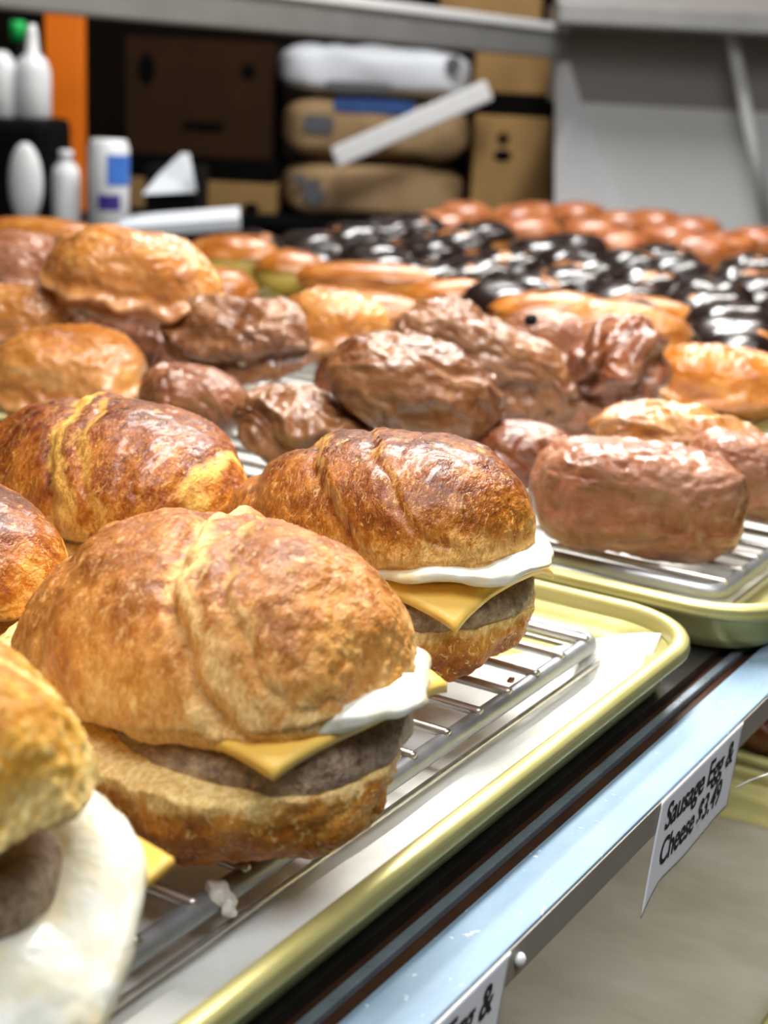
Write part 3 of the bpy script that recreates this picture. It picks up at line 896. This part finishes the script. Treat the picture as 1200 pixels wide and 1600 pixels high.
for a in PAS: pastry(*a[:9], tilt=a[9], turn=a[10], depth=a[11], seed=a[12])
P = onz(829, 500, 0.0765)
tag(link('black_crumb', pastry_mesh(0.011, 0.009, 0.009, 'wrinkled', 88, 16, 18), BLACK, None, P), 'small black crumb on the pink-glazed pastry', 'crumb')
# glaze running off the end of the dripping pastry
P = onz(388, 575, 0.043)
tag(link('glaze_drip', tube_mesh([(P[0] - .004, P[1], P[2] + .022), (P[0] - .006, P[1], P[2] + .008), (P[0] - .004, P[1] - .004, P[2] - .008), (P[0] - .002, P[1] - .007, P[2] - .020)], [.006, .007, .0065, .004], 12), WHITEGLAZE),
    'bluish-white strand of dried glaze hanging between two pastries', 'glaze')

o = link('glazed_pastry', pastry_mesh(0.12, 0.08, 0.055, 'wrinkled', 61, 40, 44), FRIT_RED, None, (1.03, 0.275, LZ + 0.008), (0, 0, 0.4))
tag(o, 'dark red-brown pastry on the lower shelf behind the price label', 'pastry')

# ------------------------------------------------------------------ doughnuts further along
def lump_mesh(L, W, Hh, seed, nu=36, nv=40, flat=0.5):
    t, th, F = grid_loaf(nu, nv)
    s = (1 - np.abs(t) ** 2.5) ** 0.5
    P = np.stack([L / 2 * t, W / 2 * s * spow(np.cos(th), .85), Hh / 2 * s * spow(np.sin(th), .8)], 1)
    N = P / np.array([L, W, Hh]) ** 2; N /= np.linalg.norm(N, axis=1)[:, None] + 1e-9
    P = P + N * (0.03 * Hh * fbm(P, 30, 2, seed))[:, None]
    P[:, 2] = np.maximum(P[:, 2], -Hh / 2 * 0.92) + Hh / 2 * 0.92
    return mesh_from(P, F)


def cap_mesh(L, W, Hh, seed, cover=0.22, nu=36, nv=40):
    """icing cap: the part of the same lump above 'cover', slightly larger, with a wavy rim"""
    t, th, F = grid_loaf(nu, nv)
    s = (1 - np.abs(t) ** 2.5) ** 0.5
    g = 1.075
    P = np.stack([g * L / 2 * t, g * W / 2 * s * spow(np.cos(th), .85), g * Hh / 2 * s * spow(np.sin(th), .8)], 1)
    ang = np.arctan2(P[:, 1], P[:, 0])
    rim = Hh / 2 * (cover + 0.16 * fbm(np.stack([np.cos(ang), np.sin(ang), 0 * ang], 1), 2.4, 2, seed))
    low = P[:, 2] < rim
    P[:, 2] = np.where(low, rim - 0.06 * (rim - P[:, 2]), P[:, 2])
    P[:, 2] += Hh / 2 * 0.92
    N = P / np.array([L, W, Hh]) ** 2; N /= np.linalg.norm(N, axis=1)[:, None] + 1e-9
    P = P + N * (0.035 * Hh * fbm(P, 40, 2, seed + 2))[:, None]
    return mesh_from(P, F)


DB = [lump_mesh(0.090, 0.086, 0.058, 100 + k) for k in range(4)]
DC = [cap_mesh(0.090, 0.086, 0.058, 200 + k) for k in range(4)]
ROWS = {
    'back': [(397, 366), (480, 366), (549, 355), (604, 347), (649, 338)],
    'second back': [(499, 394), (587, 383), (671, 377), (719, 361), (759, 350)],
    'middle': [(596, 402), (660, 411), (732, 410), (793, 395), (845, 380), (898, 370)],
    'front': [(793, 446), (845, 432), (881, 425), (947, 417), (987, 399), (1040, 388), (915, 395)],
    'right of the middle': [(968, 474), (1032, 453), (1083, 435), (1125, 417), (1181, 401), (1010, 425), (1060, 408)],
    'by the rail': [(1152, 506), (1189, 467), (1187, 437), (1110, 462), (1140, 478)],
}
ORD = ['first', 'second', 'third', 'fourth', 'fifth', 'sixth', 'seventh']
BUNS = [(696, 335, 'leftmost'), (742, 322, 'second from the left'), (797, 326, 'third from the left'), (826, 345, 'low front'), (852, 322, 'third from the wall edge'),
        (893, 322, 'one below the white wall edge'), (930, 347, 'middle front'), (972, 336, 'centre'), (1024, 334, 'fourth from the right'), (1050, 358, 'front right'), (965, 366, 'front centre'),
        (1085, 345, 'third from the right'), (1135, 368, 'second from the right'), (1185, 362, 'rightmost'), (1095, 375, 'front of the right end')]
ITEMS = []
for row, pts in ROWS.items():
    for i, (px, py) in enumerate(sorted(pts)):
        ITEMS.append(['c', onz(px, py, 0.052)[:2], 0.0435, 'round chocolate-iced doughnut, %s from the left in the row %s' % (
            ORD[i], row if ' of ' in row or 'rail' in row else 'at the ' + row if row != 'back' else 'at the very back')])
for px, py, w in BUNS: ITEMS.append(['b', onz(px, py, 0.045)[:2], 0.050, 'red-brown glazed bun in the far back row, %s of them' % w])
for it in range(60):                                   # no two lie inside each other
    for a in range(len(ITEMS)):
        for b in range(a + 1, len(ITEMS)):
            v = ITEMS[b][1] - ITEMS[a][1]; dd = float(np.hypot(*v)); need = ITEMS[a][2] + ITEMS[b][2]
            if 1e-6 < dd < need:
                sft = v / dd * (need - dd) * 0.5
                ITEMS[a][1] = ITEMS[a][1] - sft; ITEMS[b][1] = ITEMS[b][1] + sft
GB = [lump_mesh(0.108, 0.094, 0.055, 300 + k, 40, 44) for k in range(3)]
for kk, (kind, p, r_, lab) in enumerate(ITEMS):
    rz_ = random.uniform(0, 6.28)
    if kind == 'c':
        o = tag(empty('chocolate_doughnut', (p[0], p[1], 0.0), rz_), lab, 'doughnut', 'chocolate-iced doughnuts')
        link('dough', DB[kk % 4], DOUGH, o); link('chocolate_icing', DC[kk % 4], CHOC, o)
    else:
        tag(link('glazed_bun', GB[kk % 3], GLAZE_RED, None, (p[0], p[1], 0.0), (0, 0, rz_)), lab, 'doughnut', 'red-brown glazed buns in the far row')


def long_donut(px, py, z, w, h, side, top, label, turn=0, seed=0):
    P = onz(px, py, z); d = dist_of(P); L = w * d / FPX; Hh = h * d / FPX * 0.95
    o = empty('filled_doughnut', (P[0], P[1], max(0.0, z - Hh / 2)), RT_RZ + math.radians(turn))
    tag(o, label, 'doughnut', 'long filled doughnuts behind the pastries')
    W = Hh * 1.25
    link('dough', lump_mesh(L, W, Hh, seed, 40, 44), side, o); link('glaze', cap_mesh(L, W, Hh, seed + 1, 0.30, 40, 44), top, o)
    return o


LD = [(368, 410, 0.035, 150, 92, CREAM, GLAZE_ORANGE, 'yellow-sided filled doughnut with orange glaze, left of the chocolate ones'),
      (455, 425, 0.032, 110, 70, CREAM, GLAZE_ORANGE, 'smaller yellow-sided filled doughnut right of the first'),
      (590, 440, 0.035, 250, 62, DOUGH, GLAZE_ORANGE, 'long shiny pink-orange glazed doughnut in front of the chocolate rows'),
      (555, 492, 0.030, 230, 80, DOUGH, GLAZE_ORANGE, 'long bright orange glazed doughnut just behind the pale tan pastry'),
      (715, 470, 0.030, 170, 70, DOUGH, GLAZE_ORANGE, 'orange glazed doughnut below the front chocolate row'),
      (340, 460, 0.030, 120, 90, DOUGH, GLAZE_ORANGE, 'orange glazed doughnut showing behind the shiny-topped pastry'),
      (60, 372, 0.075, 200, 70, DOUGH, GLAZE_ORANGE, 'orange glazed doughnut at the far left under the bottles'),
      (870, 492, 0.034, 200, 75, DOUGH, GLAZE_ORANGE, 'glazed doughnut right behind the black speck'),
      (1000, 500, 0.034, 170, 80, DOUGH, GLAZE_ORANGE, 'glazed doughnut behind the upright folded pastry'),
      (1160, 535, 0.030, 160, 50, DOUGH, GLAZE_ORANGE, 'flat orange glazed doughnut at the right edge')]
for i, a in enumerate(LD): long_donut(*a, seed=400 + 7 * i)


# ------------------------------------------------------------------ storage behind the case
def bgbox(name, px0, py0, px1, py1, D, depth, mat, bev=0.006, parent=None, zb=None, turn=0.0):
    """box whose front face fills the picture rectangle at distance D; zb = world height of its underside"""
    r0, zt = bgp((px0 + px1) / 2, py0, D); rl, _ = bgp(px0, (py0 + py1) / 2, D); rr_, _ = bgp(px1, (py0 + py1) / 2, D)
    _, z0 = bgp((px0 + px1) / 2, py1, D)
    if zb is not None: z0 = zb
    rc = (rl + rr_) / 2; w = (rr_ - rl) / 2
    me = box_mesh(-w, w, 0, depth, 0, zt - z0, bev)
    if parent is None: return link(name, me, mat, None, bgloc(rc, D, z0), (0, 0, RZ_BG + turn)), (rc, w, z0, zt)
    return link(name, me, mat, parent, Vector(bgloc(rc, D, z0)) - parent.location, (0, 0, RZ_BG)), (rc, w, z0, zt)


def face_patch(owner, name, dims, D, px, py, w, h, mat, rnd=True):
    """flat printed mark on the front face of a bgbox (child of it)"""
    rc, hw, z0, zt = dims
    r, z = bgp(px, py, D)
    k = D / FPX
    n = 20; V = [(0, 0, 0)]
    for i in range(n):
        a = 2 * math.pi * i / n; e = 1.0 if rnd else 0.35
        V.append((w * k / 2 * float(spow(np.cos(a), e)), 0, h * k / 2 * float(spow(np.sin(a), e))))
    F = [(0, 1 + i, 1 + (i + 1) % n) for i in range(n)]
    return link(name, mesh_from(V, F, False), mat, owner, (r - rc, -0.002, z - z0))


def soft_bag(name, px0, py0, px1, py1, D, depth, mat, label, cat, seed, zb=None):
    rl, _ = bgp(px0, (py0 + py1) / 2, D); rr_, _ = bgp(px1, (py0 + py1) / 2, D)
    _, zt = bgp((px0 + px1) / 2, py0, D); _, z0 = bgp((px0 + px1) / 2, py1, D)
    if zb is not None: z0 = zb
    rc = (rl + rr_) / 2; w = (rr_ - rl) / 2; h = (zt - z0) / 2
    t, th, F = grid_loaf(40, 44)
    s = (1 - np.abs(t) ** 9) ** 0.5 * (0.86 + 0.14 * (1 - t ** 4))
    P = np.stack([w * t, depth / 2 * s * spow(np.cos(th), .45) + depth / 2, h * s * spow(np.sin(th), .36) + h], 1)
    P += 0.012 * np.stack([0 * t, fbm(P, 9, 2, seed), 0.5 * fbm(P, 11, 2, seed + 3)], 1)
    o = link(name, mesh_from(P, F), mat, None, bgloc(rc, D, z0), (0, 0, RZ_BG))
    return tag(o, label, cat), (rc, w, z0, zt)


DB_ = 3.9
_, ZSB = bgp(600, 345, DB_)
shelf2 = tag(empty('storage_shelf', bgloc(0.0, DB_, ZSB - 0.03)), 'dark storage shelf behind the case carrying boxes and bags', 'shelf')
link('shelf_board', box_mesh(-1.1, 0.62, -0.02, 0.55, 0, 0.03, 0.003), BLACK, shelf2, None, (0, 0, RZ_BG))
for rx in (-1.07, 0.59):
    link('shelf_post', box_mesh(rx - 0.02, rx + 0.02, 0.50, 0.54, ZSB * -1 - 1.0 + 0.03, 0.0, 0.002), BLACK, shelf2, None, (0, 0, RZ_BG))

# left stack
o, d1 = bgbox('cardboard_box', 200, 282, 432, 345, DB_, 0.40, CARDBOARD, zb=ZSB); tag(o, 'brown cardboard box at the bottom of the left stack', 'box')
face_patch(o, 'printed_mark', d1, DB_, 392, 325, 26, 16, BLACKHOLE)
o, d2 = bgbox('black_crate', 205, 246, 431, 282, DB_, 0.36, BLACKHOLE, zb=d1[3]); tag(o, 'flat black crate between two cardboard boxes', 'crate')
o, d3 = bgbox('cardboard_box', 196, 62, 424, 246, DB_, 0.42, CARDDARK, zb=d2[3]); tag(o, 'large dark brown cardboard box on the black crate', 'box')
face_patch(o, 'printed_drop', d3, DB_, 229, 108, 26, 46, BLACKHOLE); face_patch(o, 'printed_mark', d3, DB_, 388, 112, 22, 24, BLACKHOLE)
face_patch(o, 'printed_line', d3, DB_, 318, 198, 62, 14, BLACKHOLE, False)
# middle stack of bags
o, b1 = soft_bag('paper_bag', 433, 258, 728, 345, DB_ - 0.02, 0.36, KRAFT, 'brown paper bag at the bottom of the middle stack', 'bag', 5, ZSB)
face_patch(o, 'blue_print', b1, DB_ - 0.02, 468, 281, 22, 16, GREYPRINT); face_patch(o, 'grey_print', b1, DB_ - 0.02, 492, 300, 36, 40, GREYPRINT)
o, b2 = soft_bag('paper_bag', 433, 157, 738, 258, DB_ - 0.02, 0.36, KRAFT, 'brown paper bag with blue printing under the white bag', 'bag', 8, b1[3] + 0.010)
face_patch(o, 'blue_band', b2, DB_ - 0.02, 585, 166, 125, 20, BLUE, False); face_patch(o, 'grey_print', b2, DB_ - 0.02, 498, 194, 46, 26, GREYPRINT, False)
o, b3 = soft_bag('white_bag', 425, 72, 742, 158, DB_ - 0.02, 0.36, BAGWHITE, 'plump white bag on top of the brown paper bags', 'bag', 11, b2[3] + 0.010)
face_patch(o, 'grey_lettering', b3, DB_ - 0.02, 560, 136, 100, 14, GREYPRINT, False); face_patch(o, 'grey_seal', b3, DB_ - 0.02, 708, 101, 24, 24, GREYPRINT)
# right stack
o, c1 = bgbox('cardboard_box', 738, 182, 868, 345, DB_, 0.36, CARDBOARD, zb=ZSB); tag(o, 'tan cardboard box with two dark hand holes beside the white panel', 'box')
face_patch(o, 'hand_hole', c1, DB_, 785, 243, 28, 18, BLACKHOLE); face_patch(o, 'printed_mark', c1, DB_, 786, 217, 20, 20, CARDDARK)
o, c2 = bgbox('black_tray', 752, 147, 868, 182, DB_ + 0.02, 0.32, BLACKHOLE, zb=c1[3]); tag(o, 'flat black tray between the two tan boxes', 'tray')
o, c3 = bgbox('cardboard_box', 742, 70, 872, 147, DB_ + 0.02, 0.34, CARDBOARD, zb=c2[3]); tag(o, 'tan cardboard box on top of the black tray', 'box')
o, c4 = bgbox('cardboard_box', 690, -60, 850, 18, DB_ + 0.02, 0.34, CARDBOARD); tag(o, 'tan cardboard box above the metal bar at the top edge', 'box'); o.location.z = c3[3]
# diagonal reflection streak, modelled as a solid pale strip before the bags
ra, za = bgp(522, 247, DB_ - 0.12); rb, zb_ = bgp(765, 140, DB_ - 0.12)
L_ = math.hypot(rb - ra, zb_ - za)
o = link('reflection_streak', box_mesh(0, L_, 0, 0.02, -0.026, 0.026, 0.008), WHITEP, None, bgloc(ra, DB_ - 0.12, za), (0, 0, 0))
o.rotation_euler = (Matrix.Rotation(RZ_BG, 3, 'Z') @ Matrix.Rotation(-math.atan2(zb_ - za, rb - ra), 3, 'Y')).to_euler()
tag(o, 'long bluish-white reflection streak built as a solid strip, slanting across the bags', 'strip')

# white end wall at the right with its shaded upper half painted taupe, a slim post and a ledge
DW = 3.75
o, w1 = bgbox('wall_right', 872, 172, 1400, 420, DW + 0.02, 0.05, PANELW, 0.002); structure(o)
o, w2 = bgbox('wall_upper', 868, -120, 1400, 172, DW + 0.03, 0.05, PANELSHADE, 0.002); structure(o); o.name = 'trim_shaded'
r0, z0 = bgp(866, 420, DW); r1, z1 = bgp(990, 420, DW); r2, z2 = bgp(889, 96, DW); r3, z3 = bgp(868, 96, DW)
V = [(r0, 0, z0), (r1, 0, z1), (r2, 0, z2), (r3, 0, z3)]
V = V + [(a, 0.02, c) for a, b, c in V]
F = [(0, 1, 2, 3), (4, 7, 6, 5), (0, 4, 5, 1), (1, 5, 6, 2), (2, 6, 7, 3), (3, 7, 4, 0)]
o = structure(link('trim_reflection', mesh_from(V, F, False), WHITEP, None, (_fw[0] * DW, _fw[1] * DW, 0), (0, 0, RZ_BG)))  # bright reflection down the wall's left edge, modelled as a white wedge
ra, za = bgp(1140, 40, DW - 0.1); rb, zb_ = bgp(1200, 345, DW - 0.1)
structure(link('trim_3', tube_mesh([(ra, 0, za), (rb, 0, zb_)], 0.016, 12), PANELW, None, (_fw[0] * (DW - .1), _fw[1] * (DW - .1), 0), (0, 0, RZ_BG)))
o, _ = bgbox('trim_4', 872, 14, 1400, 50, DW - 0.25, 0.28, BARGREY, 0.006); structure(o)

# metal bar of the case's rear top frame
def bgpt(px, py, D):
    r, z = bgp(px, py, D); return np.array(bgloc(r, D, z))


A_ = bgpt(-160, -46, 2.05); B_ = bgpt(868, 66, 3.65)
dirv = B_ - A_; L_ = float(np.linalg.norm(dirv))
bar = link('case_top_bar', box_mesh(0, L_, -0.03, 0.03, -0.036, 0.036, 0.004), BARGREY, None, A_)
bar.rotation_euler = Vector(dirv).to_track_quat('X', 'Z').to_euler()
tag(bar, 'grey metal bar crossing the top left of the picture', 'bar')
link('tube_reflection', box_mesh(0.2, L_, -0.034, -0.030, 0.022, 0.040, 0.002), WHITEP, bar)  # tube light mirrored in the bar, added as a white strip

# counter at the back left with bottles and an appliance
DC_ = 2.75
_, ZC = bgp(150, 372, DC_)
co = tag(empty('back_counter', bgloc(-0.75, DC_, ZC - 0.04)), 'dark counter behind the case carrying the bottles', 'counter')
link('worktop', box_mesh(-0.6, 0.36, -0.12, 0.55, 0, 0.04, 0.004), BLACK, co, None, (0, 0, RZ_BG))
link('cabinet', box_mesh(-0.58, 0.34, -0.08, 0.53, -1.0 - ZC + 0.04, 0, 0.004), BLACKHOLE, co, None, (0, 0, RZ_BG))
o, _ = bgbox('orange_panel', 70, -40, 127, 250, DC_ + 0.5, 0.05, ORANGE, 0.002, zb=ZC); tag(o, 'bright orange upright panel behind the bottles', 'panel')
k = DC_ / FPX


def bottle(name, px, py0, py1, D, prof, mat, label, cat='bottle', cap=None, group='bottles on the back counter'):
    """prof: (half width px, height fraction from the bottom)"""
    r, z1_ = bgp(px, py0, D); _, z0_ = bgp(px, py1, D)
    kk_ = D / FPX; h = z1_ - z0_
    o = link(name, lathe_mesh([(0.0005, 0)] + [(w * kk_, f * h) for w, f in prof] + [(0.0005, prof[-1][1] * h + 0.0005)]), mat, None, bgloc(r, D, z0_))
    if cap:
        cw, f0, f1, cm = cap
        link('cap', lathe_mesh([(cw * kk_, f0 * h), (cw * kk_, f1 * h), (cw * kk_ * 0.8, f1 * h + 0.004)]), cm, o)
    return tag(o, label, cat, group)


BODY = [(17, 0), (20, 0.02), (21, 0.06), (21, 0.72), (19, 0.82), (10, 0.90), (9, 0.93)]
bottle('plastic_bottle', 103, 238, 372, DC_, BODY, WHITEP, 'plain white plastic bottle on the back counter', cap=(11, 0.92, 1.0, WHITEP))
b = bottle('plastic_can', 170, 218, 372, DC_ - 0.03, [(29, 0), (31, 0.02), (31, 0.93), (28, 0.97), (27, 1.0)], WHITEP, 'white can with a blue printed label, right of the plain bottle', 'can')
rr0 = 31.6 * (DC_ - 0.03) / FPX
hh = bgp(170, 218, DC_ - 0.03)[1] - bgp(170, 372, DC_ - 0.03)[1]


def wrap(parent, name, a0, a1, z0_, z1_, mat, r):
    V = []; F = []; n = 12
    for i in range(n + 1):
        a = math.radians(a0 + (a1 - a0) * i / n)
        V += [(r * math.cos(a), r * math.sin(a), z0_), (r * math.cos(a), r * math.sin(a), z1_)]
    for i in range(n): F.append((2 * i, 2 * i + 2, 2 * i + 3, 2 * i + 1))
    return link(name, mesh_from(V, F), mat, parent)


_toc = math.degrees(math.atan2(-_fw[1], -_fw[0]))       # direction back to the camera
wrap(b, 'blue_label', _toc + 5, _toc + 100, 0.55 * hh, 0.86 * hh, LABELBLUE, rr0)
wrap(b, 'navy_label', _toc - 20, _toc + 45, 0.30 * hh, 0.46 * hh, LABELNAVY, rr0)
# black appliance with two white bottles on top and a pale oval panel
o, ap = bgbox('coffee_machine', -40, 185, 74, 372, DC_ + 0.02, 0.22, BLACK, 0.02, zb=ZC); tag(o, 'black appliance at the left edge with a pale oval panel', 'appliance')
r, z = bgp(40, 287, DC_ + 0.02)
t_, th_, F_ = grid_loaf(24, 28)
s_ = (1 - t_ ** 2) ** 0.5
link('oval_panel', mesh_from(np.stack([27 * k * s_ * np.cos(th_), 0.02 * s_ * np.sin(th_), 62 * k * t_], 1), F_), WHITEP, o, (r - ap[0], 0.0, z - ap[2]))
ZA = ap[3]
bottle('squeeze_bottle', 50, 38, 185, DC_ + 0.10, [(25, 0), (27, 0.03), (27, 0.50), (22, 0.62), (10, 0.70), (8, 0.9), (5, 1.0)], WHITEP, 'white squeeze bottle with a tall nozzle on the black appliance')
bottle('squeeze_bottle', 2, 80, 185, DC_ + 0.10, [(22, 0), (24, 0.03), (24, 0.75), (18, 0.9), (8, 1.0)], WHITEP, 'white bottle cut by the left edge on the black appliance')
bottle('green_cap_bottle', 28, 36, 185, DC_ + 0.22, [(14, 0), (15, 0.03), (15, 0.6), (9, 0.75), (9, 0.82)], BLACK, 'dark bottle with a bright green cap behind the squeeze bottle', cap=(12, 0.82, 1.0, GREEN))
# papers on the counter
o, pz = bgbox('napkin_box', 226, 262, 308, 372, DC_ + 0.05, 0.16, BLACK, 0.004, zb=ZC); tag(o, 'small black napkin box on the back counter', 'box')
r, z = bgp(268, 285, DC_ + 0.03)
V = [(-44 * k, 0, -20 * k), (40 * k, 0, -12 * k), (24 * k, 0.03, 44 * k), (12 * k, 0.03, 44 * k), (-20 * k, 0.02, 12 * k)]
V = V + [(a, b_ + 0.006, c) for a, b_, c in V]
n5 = 5
F = [tuple(range(n5)), tuple(range(2 * n5 - 1, n5 - 1, -1))] + [(i, i + n5, (i + 1) % n5 + n5, (i + 1) % n5) for i in range(n5)]
tag(link('napkin', mesh_from(V, F, False), BAGWHITE, None, bgloc(r, DC_ + 0.02, z), (0, 0, RZ_BG)), 'pale folded napkin sticking up from the black napkin box', 'napkin')
P = bgpt(283, 338, 2.5)
o = link('paper_stack', box_mesh(-0.10, 0.10, -0.05, 0.05, 0, 0.02, 0.002), BAGWHITE, None, (P[0], P[1], P[2] - 0.02), (0.10, -0.12, RZ_BG + 0.1)); tag(o, 'stack of white paper sheets left of the chocolate doughnuts', 'paper')

# ------------------------------------------------------------------ small bits on the rack
def bit_mesh(L, seed):
    t_, th_, F_ = grid_loaf(20, 22)
    s_ = (1 - t_ ** 2) ** 0.5
    P_ = np.stack([L / 2 * t_, L * .36 * s_ * np.cos(th_), L * .34 * s_ * np.sin(th_)], 1)
    return mesh_from(P_ * (1 + 0.55 * fbm(P_, 1.6 / L, 3, seed))[:, None], F_)


P = onz(799, 1062, 0.0012)
tag(link('crumb', bit_mesh(0.0034, 91), FRIT_RED, None, P), 'tiny dark red crumb on a rack wire beside the shiny sandwich', 'crumb')
for k_, (px, py, z_, sz, lb) in enumerate([(342, 1393, -0.003, 0.0105, 'larger'), (357, 1418, -0.007, 0.0080, 'smaller')]):
    P = onz(px, py, z_)
    tag(link('icing_lump', bit_mesh(sz, 95 + k_), WHITEGLAZE, None, P, (0.4, 0.9, -0.9 + k_)), '%s lump of dried white icing on the rack frame below the centre sandwich' % lb, 'icing')
